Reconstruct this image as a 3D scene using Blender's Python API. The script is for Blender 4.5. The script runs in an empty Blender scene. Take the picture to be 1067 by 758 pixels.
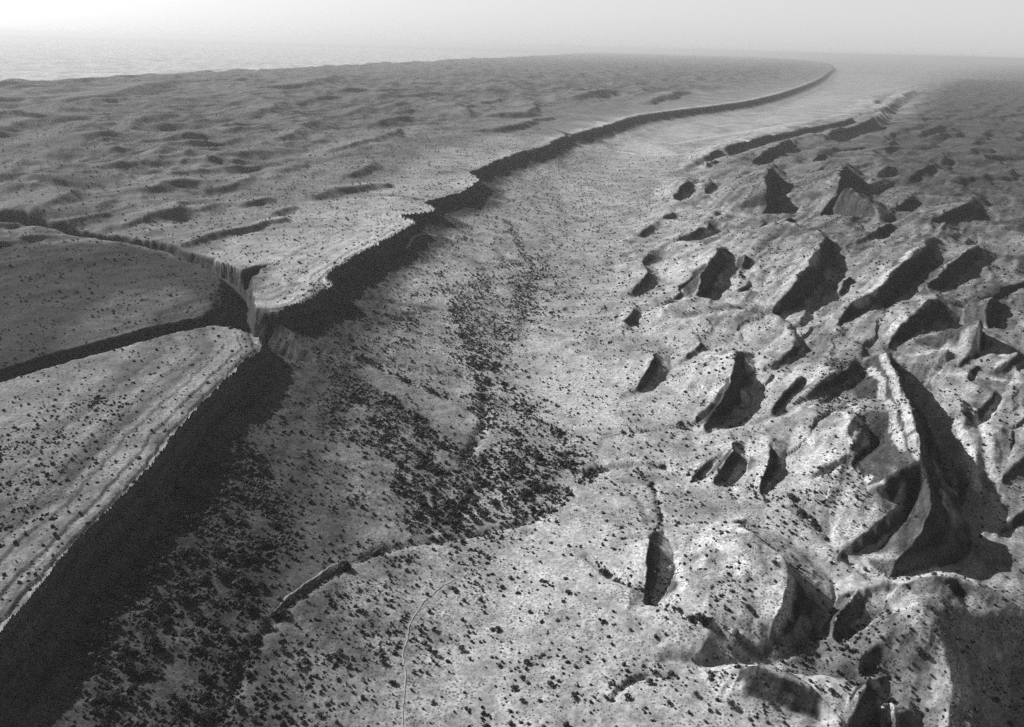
import bpy, math, random
import numpy as np
from mathutils import Matrix

# ------------------------------------------------------------------ camera
S = bpy.context.scene
CAM_H = 450.0
FPX, CX, CY = 924.0, 533.5, 379.0          # focal length and centre, in pixels of the 1067 x 758 photograph
PITCH, ROLL = math.radians(19.76), math.radians(1.6)
Fv = np.array([0, math.cos(PITCH), -math.sin(PITCH)])
R0 = np.array([1.0, 0, 0]); U0 = np.array([0, math.sin(PITCH), math.cos(PITCH)])
Rv = math.cos(ROLL) * R0 + math.sin(ROLL) * U0
Uv = -math.sin(ROLL) * R0 + math.cos(ROLL) * U0
cam_data = bpy.data.cameras.new("camera")
cam = bpy.data.objects.new("camera", cam_data)
S.collection.objects.link(cam)
cam.matrix_world = Matrix(((Rv[0], Uv[0], -Fv[0], 0), (Rv[1], Uv[1], -Fv[1], 0), (Rv[2], Uv[2], -Fv[2], CAM_H), (0, 0, 0, 1)))
cam_data.sensor_width = 36.0
cam_data.lens = 36.0 * FPX / 1067.0
cam_data.clip_start = 1.0
cam_data.clip_end = 400000.0
S.camera = cam

# ------------------------------------------------------------------ light
SUN_AZ = math.radians(-56.0)     # direction the light comes from, from +y towards +x
SUN_EL = math.radians(30.5)
SKY_STRENGTH, SUN_STRENGTH, EXPOSURE = 0.05, 5.0, 0.05
HORIZON = 0.52
HAZE_DENSITY = 2.6e-5
W = bpy.data.worlds.new("World"); S.world = W; W.use_nodes = True
nt = W.node_tree; nt.nodes.clear()
wo = nt.nodes.new("ShaderNodeOutputWorld"); bg = nt.nodes.new("ShaderNodeBackground")
sky = nt.nodes.new("ShaderNodeTexSky"); sky.sky_type = 'NISHITA'; sky.sun_disc = False
sky.sun_elevation = SUN_EL; sky.sun_rotation = SUN_AZ
sky.altitude = 600; sky.dust_density = 3.0; sky.air_density = 1.0
# black and white film behind a deep yellow filter: only the red and green of the sky reach it
sep = nt.nodes.new("ShaderNodeSeparateColor"); m1 = nt.nodes.new("ShaderNodeMath"); m1.operation = 'MULTIPLY'; m1.inputs[1].default_value = 0.8
m2 = nt.nodes.new("ShaderNodeMath"); m2.operation = 'MULTIPLY_ADD'; m2.inputs[1].default_value = 0.2
nt.links.new(sky.outputs[0], sep.inputs[0]); nt.links.new(sep.outputs[0], m1.inputs[0])
nt.links.new(sep.outputs[1], m2.inputs[0]); nt.links.new(m1.outputs[0], m2.inputs[2])
# dusty band of bright air low over the horizon
tc = nt.nodes.new("ShaderNodeTexCoord"); sx = nt.nodes.new("ShaderNodeSeparateXYZ"); nt.links.new(tc.outputs['Generated'], sx.inputs[0])
mr = nt.nodes.new("ShaderNodeMapRange"); mr.interpolation_type = 'SMOOTHERSTEP'
mr.inputs['From Min'].default_value = 0.05; mr.inputs['From Max'].default_value = 0.18
mr.inputs['To Min'].default_value = HORIZON / SKY_STRENGTH; mr.inputs['To Max'].default_value = 0.0
nt.links.new(sx.outputs['Z'], mr.inputs['Value'])
ad = nt.nodes.new("ShaderNodeMath"); ad.operation = 'ADD'; nt.links.new(m2.outputs[0], ad.inputs[0]); nt.links.new(mr.outputs[0], ad.inputs[1])
nt.links.new(ad.outputs[0], bg.inputs[0]); bg.inputs[1].default_value = SKY_STRENGTH
nt.links.new(bg.outputs[0], wo.inputs[0])
sl = bpy.data.lights.new("sun", 'SUN'); sl.energy = SUN_STRENGTH; sl.angle = math.radians(0.53); sl.color = (1, 1, 1)
so = bpy.data.objects.new("sun", sl); S.collection.objects.link(so)
sd = np.array([math.sin(SUN_AZ) * math.cos(SUN_EL), math.cos(SUN_AZ) * math.cos(SUN_EL), math.sin(SUN_EL)])
from mathutils import Vector
so.rotation_euler = Vector(sd).to_track_quat('Z', 'Y').to_euler()
so.location = (-500, 900, 900)
vs = S.view_settings
vs.view_transform = 'Standard'; vs.look = 'None'; vs.exposure = EXPOSURE; vs.gamma = 1.0; vs.use_curve_mapping = False
S.render.engine = 'CYCLES'
S.cycles.max_bounces = 4; S.cycles.diffuse_bounces = 2; S.cycles.volume_bounces = 0
S.cycles.use_denoising = False

# ------------------------------------------------------------------ helpers
def px(u, v, z=0.0):
    """The ground point at height z seen at pixel (u, v) of the photograph."""
    d = FPX * Fv + (u - CX) * Rv - (v - CY) * Uv
    dz = min(d[2], -FPX * 0.004)
    t = (z - CAM_H) / dz
    return np.array([d[0] * t, d[1] * t])

_rng = np.random.RandomState(7)
_P = _rng.permutation(256); _P = np.concatenate([_P, _P, _P])
_G = np.stack([np.cos(np.arange(256) * 2.399), np.sin(np.arange(256) * 2.399)], 1).astype(np.float32)
def perlin(x, y, seed=0):
    xi = np.floor(x); yi = np.floor(y); xf = (x - xi).astype(np.float32); yf = (y - yi).astype(np.float32)
    xi = (xi.astype(np.int64) + seed * 37) & 255; yi = (yi.astype(np.int64) + seed * 91) & 255
    def g(ix, iy, dx, dy):
        h = _P[_P[ix & 255] + (iy & 255)]
        gr = _G[h]
        return gr[..., 0] * dx + gr[..., 1] * dy
    u = xf * xf * xf * (xf * (xf * 6 - 15) + 10); v = yf * yf * yf * (yf * (yf * 6 - 15) + 10)
    a = g(xi, yi, xf, yf); b = g(xi + 1, yi, xf - 1, yf); c = g(xi, yi + 1, xf, yf - 1); d = g(xi + 1, yi + 1, xf - 1, yf - 1)
    return ((a + (b - a) * u) * (1 - v) + (c + (d - c) * u) * v) * 1.5
def fbm(x, y, wl, octs, seed=0, gain=0.5, ridged=False, r=None):
    """Fractal noise, first wavelength wl in metres; octaves finer than the mesh fade out with distance r."""
    out = np.zeros(np.shape(x), np.float32); amp = 1.0; tot = 0
    for k in range(octs):
        n = perlin(x / wl + 17.3 * k, y / wl - 9.1 * k, seed + k)
        if ridged: n = 1 - 2 * np.abs(n)
        if r is not None:
            n = n * np.clip((wl / (0.0035 * r) - 1.5) / 2.0, 0, 1)
        out += amp * n; tot += amp; amp *= gain; wl *= 0.5
    return out / tot
def sstep(a, b, x):
    t = np.clip((x - a) / (b - a), 0, 1); return t * t * (3 - 2 * t)
def smax(a, b, k):
    h = np.clip(0.5 + 0.5 * (a - b) / k, 0, 1); return b + (a - b) * h + k * h * (1 - h)
def smin(a, b, k): return -smax(-a, -b, k)
def resample(pts, n):
    pts = np.array(pts, float)
    return pts
def polydist(x, y, P, vals=None):
    """Nearest distance to polyline P, side (+ on the left of its direction), interpolated vals, and run along it."""
    best = np.full(x.shape, 1e12, np.float32); side = np.zeros(x.shape, np.float32)
    val = np.zeros(x.shape, np.float32); run = np.zeros(x.shape, np.float32); L = 0.0
    for i in range(len(P) - 1):
        a = P[i]; b = P[i + 1]; t = b - a; l = math.hypot(*t) + 1e-6; tx, ty = t / l
        dx = x - a[0]; dy = y - a[1]
        s = dx * tx + dy * ty; sc = np.clip(s, 0, l)
        ex = dx - sc * tx; ey = dy - sc * ty; d2 = ex * ex + ey * ey
        m = d2 < best
        cr = tx * dy - ty * dx
        dd = np.sqrt(d2) + 1e-3
        best = np.where(m, d2, best); side = np.where(m, np.clip(cr / dd, -1, 1), side)
        run = np.where(m, L + sc, run)
        if vals is not None: val = np.where(m, vals[i] + (vals[i + 1] - vals[i]) * sc / l, val)
        L += l
    return np.sqrt(best), side, val, run
def inpoly(x, y, P):
    ins = np.zeros(x.shape, bool); n = len(P)
    for i in range(n):
        x1, y1 = P[i]; x2, y2 = P[(i + 1) % n]
        c = ((y1 > y) != (y2 > y))
        with np.errstate(divide='ignore', invalid='ignore'):
            ins ^= c & (x < (x2 - x1) * (y - y1) / (y2 - y1 + 1e-9) + x1)
    return ins
def chaikin(P, k=1):
    P = np.array(P, float)
    for _ in range(k):
        q = [P[0]]
        for i in range(len(P) - 1):
            q += [P[i] * .75 + P[i + 1] * .25, P[i] * .25 + P[i + 1] * .75]
        q.append(P[-1]); P = np.array(q)
    return P

# ------------------------------------------------------------------ survey of the land (pixel of the photograph, height in metres)
BASE_PTS = [  # lie of the valley floor and of the feet of the hills
 (300,740,3),(420,700,0),(560,740,6),(700,740,14),(350,560,2),(480,520,0),(600,500,0),(640,620,12),(560,620,5),
 (300,440,14),(330,360,10),(420,440,0),(470,350,-1),(550,400,0),(620,420,6),(540,300,0),(440,290,4),(610,260,2),
 (580,210,2),(640,180,2),(720,150,0),(820,115,0),(900,82,0),(650,300,8),(650,230,6),(700,300,14),(690,440,12),
 (700,400,15),(700,520,8),(760,540,14),(750,640,20),(760,690,12),(850,700,12),(820,730,16),(700,700,14),
 (760,200,18),(800,250,26),(760,320,22),(780,430,16),(830,360,30),(840,450,20),(820,520,18),(870,540,16),(900,480,26),
 (880,400,34),(900,330,34),(870,220,36),(900,170,34),(930,130,26),(960,110,14),(960,250,50),(1000,300,46),(1050,330,52),
 (940,590,8),(990,500,2),(1015,560,0),(960,420,14),(1040,640,18),(1060,450,34),(1030,400,40),(900,640,8),(960,660,26),
 (1000,640,26),(1060,720,-15),(1067,660,10),(930,745,4),(1000,750,0),(1067,250,36),(1040,210,16),(1010,160,4),(1060,150,-6),(1060,100,-10),
 (980,90,0),(940,74,0),(1067,380,50),(1150,500,20),(1150,300,30),(-60,900,0),(300,900,5),(700,900,0),(1100,900,-30),(150,720,5),(250,540,18),(120,900,6)]
EDGE = [(-400,1180),(-200,900),(-80,745),(0,656),(30,624),(56,587),(90,549),(124,521),(142,500),(161,476),(180,451),(210,421),(232,399),(250,381),
 (270,362),(273,350),(266,342),(258,334),(254,326),(258,318),(275,320),(300,318),(318,312),(333,304),(347,296),(343,290),(337,286),(350,277),(375,261),(400,248),(421,237),(433,231),
 (428,226),(414,222),(425,220),(440,219),(455,216),(450,213),(440,208),(458,204),(475,200),(490,194),(494,190),(500,185),(498,181),(486,176),(497,174),(510,167),(527,159),(545,153),(566,149),(584,139),(610,133),
 (640,125),(660,118),(690,114),(723,110),(760,106),(791,101),(815,95),(838,88),(855,81),(863,75),(870,70),(860,64),(800,60)]
EDGE_Z = 84.0
# hogbacks: crest line, foot of the steep side, steepness
FACES = [
 ([(952,94),(941,97),(929,103),(920,112),(911,122),(895,130),(877,134),(860,137),(845,138),(832,142)],[(960,99),(942,109),(932,121),(921,132),(899,142),(879,146),(861,149),(842,152)],.9),
 ([(830,142),(808,153),(790,161),(776,174)],[(838,149),(824,158),(812,165),(798,170),(782,175)],.8),
 ([(926,95),(914,103),(907,109),(890,122),(877,127),(850,131),(817,139),(790,143),(761,150),(735,162),(708,177)],[(933,99),(915,113),(896,129),(878,134),(851,139),(818,147),(796,152),(776,159),(753,164),(736,171),(716,181)],.8),
 ([(778,150),(765,154),(752,160)],[(778,158),(766,162),(754,165)],.6),
 ([(748,164),(737,166),(730,172)],[(752,170),(742,176),(733,177)],.6),
 ([(806,171),(798,180),(797,190),(802,198),(807,203)],[(813,171),(820,182),(821,195),(818,204),(814,207)],.9),
 ([(808,203),(803,212),(796,220),(787,228)],[(824,216),(812,222),(800,226),(789,230)],.9),
 ([(823,223),(820,229),(814,236)],[(837,235),(830,238),(820,239)],.8),
 ([(884,170),(877,177),(874,184),(878,193),(882,199)],[(892,170),(900,182),(903,195),(902,205)],.85),
 ([(882,199),(869,208),(859,218),(850,229)],[(902,212),(886,219),(868,225),(853,231)],.9),
 ([(718,184),(711,192),(705,201),(699,210)],[(729,186),(729,196),(720,206),(704,213)],.6),
 ([(741,182),(735,188),(733,195),(730,206)],[(752,188),(748,196),(744,202),(736,210)],.7),
 ([(701,221),(692,226),(684,231)],[(711,225),(702,230),(690,234)],.65),
 ([(745,222),(739,226),(734,230)],[(753,225),(748,229),(740,232)],.65),
 ([(678,236),(668,241),(657,248)],[(688,242),(680,246),(666,250)],.6),
 ([(736,235),(725,240),(711,247),(689,253)],[(749,241),(739,247),(720,252),(700,256)],.65),
 ([(798,233),(788,238),(778,243)],[(804,236),(796,241),(784,245)],.7),
 ([(679,261),(670,267),(658,274)],[(693,268),(686,275),(672,278)],.6),
 ([(676,282),(668,290),(662,298),(658,306)],[(690,289),(683,300),(672,308),(662,311)],.55),
 ([(719,291),(711,297),(702,303)],[(722,296),(716,302),(707,306)],.65),
 ([(706,308),(701,313),(697,319)],[(711,311),(706,317),(701,321)],.65),
 ([(661,320),(655,330),(647,339)],[(670,328),(667,335),(655,341)],.6),
 ([(750,257),(745,268),(735,279),(729,291),(728,306),(721,319)],[(764,266),(766,282),(756,296),(751,308),(736,321)],.8),
 ([(781,264),(772,275),(763,287)],[(792,271),(787,280),(771,289)],.7),
 ([(780,295),(773,301),(766,307)],[(783,300),(777,306),(770,310)],.6),
 ([(858,247),(856,259),(847,270),(832,291),(815,311),(798,331)],[(865,249),(873,262),(875,280),(867,300),(857,322),(840,327),(820,331),(801,334)],.95),
 ([(890,286),(880,295),(872,306)],[(891,293),(884,305),(874,315)],.7),
 ([(968,247),(955,264),(936,277),(928,285),(923,296),(908,304),(891,316),(868,338)],[(976,247),(989,260),(977,278),(958,293),(950,308),(932,320),(910,324),(896,332),(872,341)],.95),
 ([(1017,257),(993,273),(976,287),(961,302),(957,309)],[(1030,257),(1037,267),(1012,287),(991,301),(970,310)],.9),
 ([(976,313),(962,318),(950,330),(937,344),(923,359)],[(1004,320),(1004,338),(995,349),(975,352),(955,355),(926,362)],.85),
 ([(1034,311),(1025,324),(1018,336),(1014,349)],[(1055,320),(1044,332),(1038,348)],.85),
 ([(1067,296),(1044,301),(1034,309)],[(1069,302),(1048,308),(1037,314)],.8),
 ([(767,366),(764,380),(761,392),(755,412),(747,426),(733,449)],[(788,366),(789,384),(788,403),(782,423),(776,442),(758,449),(737,452)],.9),
 ([(741,420),(730,431),(720,441)],[(748,428),(740,437),(727,444)],.6),
 ([(681,368),(674,386),(661,404)],[(697,372),(698,388),(688,402),(666,410)],.65),
 ([(729,360),(720,367),(709,375)],[(732,364),(724,372),(713,378)],.7),
 ([(834,393),(817,409),(808,421),(802,433)],[(842,398),(828,414),(817,426),(807,436)],.9),
 ([(894,374),(873,389),(848,403),(826,420)],[(905,388),(884,409),(860,420),(832,424)],.6),
 ([(831,360),(814,371),(797,380)],[(838,365),(826,376),(804,384)],.6),
 ([(765,463),(759,475),(752,487),(745,496),(737,505)],[(775,468),(778,487),(765,505),(745,509)],.75),
 ([(735,482),(726,491),(716,502)],[(742,487),(733,499),(722,505)],.65),
 ([(802,464),(800,475),(797,487),(793,513)],[(824,461),(819,480),(812,497),(797,515)],.9),
 ([(907,464),(896,475),(884,487)],[(911,468),(901,480),(888,491)],.8),
 ([(922,368),(926,375),(934,390),(943,408),(951,432),(956,458),(962,485),(968,508),(970,522),(969,534),(961,550),(950,566),(938,581),(922,599)],[(927,370),(943,390),(959,418),(970,446),(981,475),(990,500),(1001,528),(1014,556),(1018,580),(990,596),(955,604),(925,605)],1.1),
 ([(960,524),(935,535),(903,559),(874,579)],[(960,531),(942,550),(922,571),(905,584),(880,585)],.65),
 ([(762,545),(776,552),(797,565),(812,577),(824,589),(827,598),(822,612),(818,630),(810,648),(803,662),(797,672)],[(778,542),(802,556),(827,575),(850,592),(868,607),(871,630),(862,652),(848,668),(832,682),(803,692)],.85),
 ([(892,614),(877,639),(864,664)],[(926,618),(916,640),(898,658),(871,671)],.8),
 ([(775,696),(787,696),(800,698),(818,703),(832,710),(848,718),(858,726),(868,736),(874,748),(876,762),(876,810)],[(785,689),(815,692),(850,700),(880,714),(900,726),(914,742),(918,762),(918,815)],.85),
 ([(880,704),(905,711),(922,719),(931,732),(932,762),(932,810)],[(900,697),(925,702),(947,715),(958,735),(961,762),(961,815)],.8),
 ([(918,607),(935,609),(952,622),(966,645),(978,670),(988,695),(992,725),(990,760),(988,830)],[(1078,650),(1080,680),(1084,710),(1080,750),(1075,790),(1072,850)],.15),
 ([(678,556),(675,568),(673,590),(671,612),(668,632)],[(689,554),(701,572),(702,595),(697,614),(688,628),(674,635)],.65),
 ([(1085,462),(1067,478),(1054,492),(1040,505)],[(1090,492),(1070,502),(1056,508),(1043,509)],.85),
 ([(1085,518),(1066,533),(1055,542),(1044,552)],[(1090,535),(1070,546),(1057,553),(1048,556)],.8),
 ([(1014,365),(1004,375),(993,383)],[(1019,369),(1010,380),(998,387)],.6),
 ([(1063,371),(1046,378),(1033,388)],[(1070,378),(1054,387),(1038,393)],.6),
 ([(1018,383),(1010,391),(1003,399)],[(1023,387),(1016,395),(1008,401)],.6),
 ([(1036,410),(1024,423),(1011,438)],[(1042,414),(1032,428),(1018,442)],.6),
 ([(935,136),(926,139),(918,147)],[(938,143),(929,148),(921,151)],.5),
 ([(985,129),(970,134),(955,142)],[(988,137),(974,142),(958,147)],.5),
 ([(1016,209),(1000,216),(985,225),(972,235)],[(1030,224),(1013,229),(995,233),(978,239)],.7),
 ([(932,172),(918,178),(905,188)],[(938,180),(925,187),(910,193)],.55),
 ([(975,170),(958,176),(945,186)],[(982,180),(966,187),(950,191)],.5),
 ([(950,205),(938,212),(928,222)],[(960,213),(948,221),(934,226)],.55),
 ([(862,158),(850,164),(840,172)],[(868,163),(858,170),(845,175)],.5),
 ([(925,232),(912,240),(898,250)],[(932,239),(920,248),(905,254)],.55),
 # debris spurs and a bench below the long scarp
]
# free lines: (pixel, height above the lie of the land)
LINES = [
 [(905,96,0),(880,116,0),(850,124,0),(800,132,0),(745,146,0),(700,172,0),(682,200,0),(672,225,0),(646,245,0),(640,270,0),(645,300,0),(632,330,0),(650,360,0),(640,385,0),(645,420,0),(635,440,0)],
 [(620,487,-2),(670,483,-2),(705,491,-2),(740,507,-2),(790,523,-1),(830,548,0),(855,575,0),(872,593,0),(905,604,0)],
 [(640,456,-1),(700,453,-1),(745,452,-1),(775,453,0),(800,450,2),(830,443,5),(860,436,6)],
 [(600,505,0),(560,545,0),(520,600,0),(525,660,0),(600,680,0),(640,690,0),(700,700,0),(780,690,-2)],
 [(620,540,5),(650,560,8),(655,600,9),(650,640,6)],[(720,560,6),(740,600,12),(740,650,11)],
 [(740,640,9),(710,600,10)],[(600,720,6),(700,725,10),(790,730,14),(850,755,14)],[(560,760,4),(680,790,8),(800,810,14)],
 [(814,206,0),(824,217,0),(832,228,0),(842,240,0),(852,243,0)],
 [(660,345,-2),(720,346,-2),(790,341,-1),(840,346,0),(868,342,0)],
 [(935,608,18),(952,605,16),(985,603,15),(1012,608,14),(1035,617,13),(1064,636,12)],
 [(856,322,0),(863,336,0),(880,345,0),(905,358,0),(922,366,0)],
 [(1100,60,0),(1120,150,0),(1140,250,10),(1160,400,10),(1180,560,10),(1200,800,0)],
 [(980,82,0),(1000,78,0),(1040,78,0)],
 [(525,660,0),(515,720,0),(505,800,0),(560,900,0),(800,1000,0),(1100,1000,0),(1200,850,0)],
 [(960,160,14),(1000,190,8),(1040,220,6)],[(1067,200,0),(1060,140,0),(1030,110,2)],
 [(1000,520,4),(1020,490,8),(1010,450,12),(1000,420,12)],[(1040,560,2),(1060,600,0)],
 [(880,450,14),(900,430,16),(925,420,16)],[(860,500,6),(880,520,7),(905,515,12)],
 [(850,640,0),(845,672,0),(815,690,-2)],[(940,640,12),(920,670,9),(890,690,6)],
]
PRIDGES = [
 ([(250,80,3),(200,84,5),(165,90,8),(120,95,10),(92,98,10),(60,100,6)],.1,.5),
 ([(75,97,5),(50,100,8),(20,101,8),(-20,102,8)],.1,.5),
 ([(175,118,4),(160,122,14),(140,128,10),(128,134,3)],.12,.5),
 ([(235,115,3),(215,118,8),(195,124,8),(180,130,4)],.12,.5),
 ([(300,105,3),(285,109,10),(268,114,8)],.12,.5),
 ([(110,137,4),(95,139,10),(75,143,8)],.12,.5),
 ([(100,158,4),(75,152,12),(40,148,14),(0,146,12),(-30,146,6)],.12,.5),
 ([(95,172,4),(70,173,12),(45,178,10),(30,184,4)],.12,.55),
 ([(28,170,4),(15,173,10),(0,180,8),(-20,186,8)],.12,.55),
 ([(74,196,4),(60,200,20),(42,206,26),(28,214,20),(14,226,8)],.12,.5),
 ([(250,168,3),(235,170,10),(220,173,10),(208,174,4)],.12,.55),
 ([(215,178,3),(190,184,8),(160,188,8),(140,194,4)],.12,.55),
 ([(200,206,2),(185,209,8),(165,214,8),(145,220,5),(130,224,2)],.12,.6),
 ([(240,208,3),(225,212,8),(210,217,3)],.12,.6), ([(282,203,3),(270,206,8),(258,209,3)],.12,.6),
 ([(300,214,3),(285,218,7),(262,225,4)],.12,.6), ([(275,228,3),(245,237,6),(215,246,6),(200,252,3)],.12,.6),
 ([(400,165,3),(380,170,8),(355,178,5)],.12,.5), ([(395,142,3),(370,146,6),(345,152,4)],.12,.5),
 ([(400,188,3),(375,192,10),(350,196,10),(330,203,5)],.12,.55),
 ([(560,109,3),(545,112,8),(520,114,8),(505,118,3)],.12,.5), ([(470,105,3),(482,112,10),(490,118,3)],.12,.5),
 ([(568,120,2),(545,126,6),(520,131,7),(500,134,3)],.12,.5), ([(395,108,3),(380,112,6),(365,116,3)],.12,.5),
 ([(415,128,3),(405,134,8),(395,142,3)],.12,.5), ([(635,92,3),(615,95,8),(600,97,3)],.12,.5),
 ([(715,92,3),(700,94,7),(677,98,4)],.12,.5), ([(350,82,3),(320,85,6),(290,88,6),(265,90,3)],.12,.5),
 ([(460,92,3),(430,95,6),(400,98,4)],.12,.5), ([(330,128,3),(310,132,8),(285,138,6)],.12,.5),
 ([(120,205,3),(105,210,6),(90,216,4)],.12,.5), ([(320,165,3),(300,170,8),(280,176,5)],.12,.5),
 ([(30,120,3),(10,124,8),(-20,128,8)],.12,.5), ([(60,165,2),(35,168,6),(10,166,4)],.12,.5),
]
# gorges and dry creeks: (u, v, height of the floor), half width, slope of the two sides
CARVES = [   # placed on the level of the tableland (78 m): (u, v, floor), half width, slope of the left and the right bank
 ([(-80,401,22),(0,382,24),(49,368,26),(105,355,26),(150,344,26),(202,333,24),(240,327,20),(262,329,14),(285,336,8),(310,345,5)],4,1.5,1.5),
 ([(260,326,20),(257,311,28),(258,298,34),(256,285,38),(240,275,44),(216,267,48),(196,262,52)],4,.85,6),
 ([(216,267,42),(196,262,40),(184,258,38),(150,252,36),(112,247,36),(70,244,36),(45,242,38),(10,238,40),(-60,234,40)],5,2.4,2.4),
 ([(252,286,42),(266,277,54),(284,274,72)],2,1.6,1.6),
 ([(500,179,66),(492,177,70),(478,175,74),(466,172,80)],3,1.,1.),
 ([(440,208,70),(426,205,72),(404,203,74),(380,201,80)],3,1.,1.),
 ([(600,140,50),(588,135,60),(570,132,74)],4,.7,.7),
]
# zones of ground tone: polygon, albedo, softness of the border in metres, height
ZONES = [
 ([(-80,480),(60,430),(120,420),(90,520),(0,590),(-80,640)], .20, 30, 70),
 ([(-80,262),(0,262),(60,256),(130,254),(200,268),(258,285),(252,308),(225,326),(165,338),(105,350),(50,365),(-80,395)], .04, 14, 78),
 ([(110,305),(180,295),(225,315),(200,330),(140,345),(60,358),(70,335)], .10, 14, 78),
 ([(204,266),(250,240),(320,208),(400,203),(456,216),(432,232),(347,282),(345,294),(300,318),(257,316),(287,277)], .34, 8, 80),
 ([(370,195),(430,178),(500,184),(490,196),(456,204),(410,206)], .33, 12, 80),
 ([(420,180),(500,172),(560,148),(585,138),(520,140),(440,160)], .32, 14, 80),
 ([(600,150),(700,125),(860,90),(890,78),(925,80),(925,95),(890,118),(820,136),(740,152),(700,178),(640,166)], .42, 60, 0),
 ([(620,140),(660,146),(700,160),(690,166),(640,152)], .6, 8, 0),
 ([(965,100),(1000,82),(1250,90),(1250,320),(1067,262),(1040,232),(1000,215),(960,205),(925,180),(915,150),(950,130)], .09, 16, 10),  # scrubby far slope, darkened further by painting in shade of its sunless side
 ([(60,830),(120,650),(170,560),(215,505),(260,500),(300,540),(304,587),(275,628),(255,680),(236,740),(230,830)], .12, 10, 6),
 ([(330,384),(334,414),(340,470),(320,520),(300,560),(230,520),(250,450),(285,390)], .17, 12, 12),
 ([(385,402),(440,418),(500,440),(502,455),(480,472),(430,447),(390,424)], .44, 4, 0),
 ([(545,335),(600,350),(640,400),(640,450),(600,440),(560,400)], .46, 10, 0),
 ([(380,262),(455,275),(470,300),(440,330),(380,330),(360,300)], .42, 16, 0),
 ([(360,560),(420,590),(380,640),(300,700),(270,768),(240,768),(250,690),(285,636)], .50, 8, 0),
 ([(380,640),(480,600),(560,610),(540,700),(520,800),(270,800),(300,700)], .45, 16, 2),
 ([(330,500),(400,500),(430,560),(380,600),(320,600)], .38, 20, 0),
 ([(360,340),(460,330),(480,420),(500,500),(470,560),(400,560),(380,480),(340,420)], .26, 20, 0),
 ([(590,508),(680,520),(760,545),(826,590),(806,658),(766,690),(640,640),(540,640),(500,600),(560,550)], .38, 14, 10),
 ([(935,606),(985,600),(1064,632),(1130,700),(1130,860),(940,860),(870,660),(905,625)], .16, 10, 30),
 ([(945,625),(985,665),(1000,720),(985,758),(965,758),(975,710),(960,670),(935,640)], .24, 6, 30),
 ([(870,380),(935,385),(955,440),(965,500),(935,500),(905,460),(850,420)], .17, 10, 30),
 ([(800,700),(900,640),(985,660),(975,740),(900,740),(830,705)], .17, 8, 10),
]
BANDS = [
 ([(874,580),(868,560),(870,535),(885,512),(905,498)], 3.0, .5), ([(884,575),(880,555),(886,530),(900,512),(920,503)], 2.5, .5),
 ([(895,562),(893,540),(903,522),(918,514)], 2, .45), ([(910,550),(912,530),(925,518)], 2, .45), ([(925,545),(930,525),(940,515)], 2, .42),
 ([(845,500),(868,470),(885,440),(880,428),(860,430)], 2.5, .5), ([(858,505),(882,475),(897,445),(890,422),(870,413),(845,424)], 3, .48),
 ([(835,492),(855,465),(868,445)], 2, .45), ([(905,440),(890,470),(875,500)], 3, .14), ([(876,500),(860,530),(860,560)], 3, .15),
 ([(938,612),(950,635),(975,655),(990,680),(995,705),(992,735),(985,770)], 4, .30), ([(975,640),(1000,670),(1008,700),(1005,740)], 2.5, .32),
 ([(1040,680),(1048,705),(1050,740)], 2.5, .32), ([(925,618),(945,645),(965,672),(975,700),(970,735)], 2.5, .38), ([(1020,660),(1030,700),(1028,745)], 3, .28),
 ([(1000,362),(1020,355),(1040,360),(1050,372),(1040,386)], 4, .45), ([(935,374),(960,368),(985,362),(1010,366)], 4, .42),
 ([(975,388),(1000,392),(1030,392),(1060,398)], 4, .42), ([(1005,420),(1020,440),(1030,470),(1035,500)], 4, .45), ([(995,440),(1008,460),(1015,490),(1020,510)], 3.5, .5),
 ([(1045,410),(1035,430),(1020,445)], 3, .4), ([(1030,515),(1040,530),(1050,545)], 3, .42),
 ([(762,549),(790,565),(815,583),(820,598),(815,615),(806,640),(796,660)], 7, .48), ([(745,560),(768,580),(775,600)], 6, .46),
 ([(918,374),(929,396),(945,428),(950,456),(956,484),(962,508),(963,522)], 2.8, .40), ([(905,385),(918,410),(932,440),(940,470)], 3, .4),
 ([(832,712),(850,722),(866,738),(868,758)], 7, .48), ([(912,716),(922,726),(925,745)], 4, .42),
 ([(755,372),(750,395),(742,412),(728,432)], 5, .45), ([(770,470),(790,472),(797,480)], 4, .42),
 ([(850,262),(838,278),(820,296),(802,318)], 8, .34), ([(930,280),(915,298),(890,314)], 7, .42), ([(958,258),(940,272)], 7, .42),
 ([(940,332),(925,350)], 6, .48), ([(780,604),(782,630),(776,660)], 4, .24), ([(700,575),(712,600),(708,630)], 3, .46),
 ([(640,510),(665,520),(672,545)], 2.5, .2), ([(690,372),(720,362),(752,372)], 3, .46),
 ([(600,150),(640,156),(680,163),(720,160)], 12, .5), ([(700,150),(760,140),(830,128)], 16, .46),
]
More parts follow.
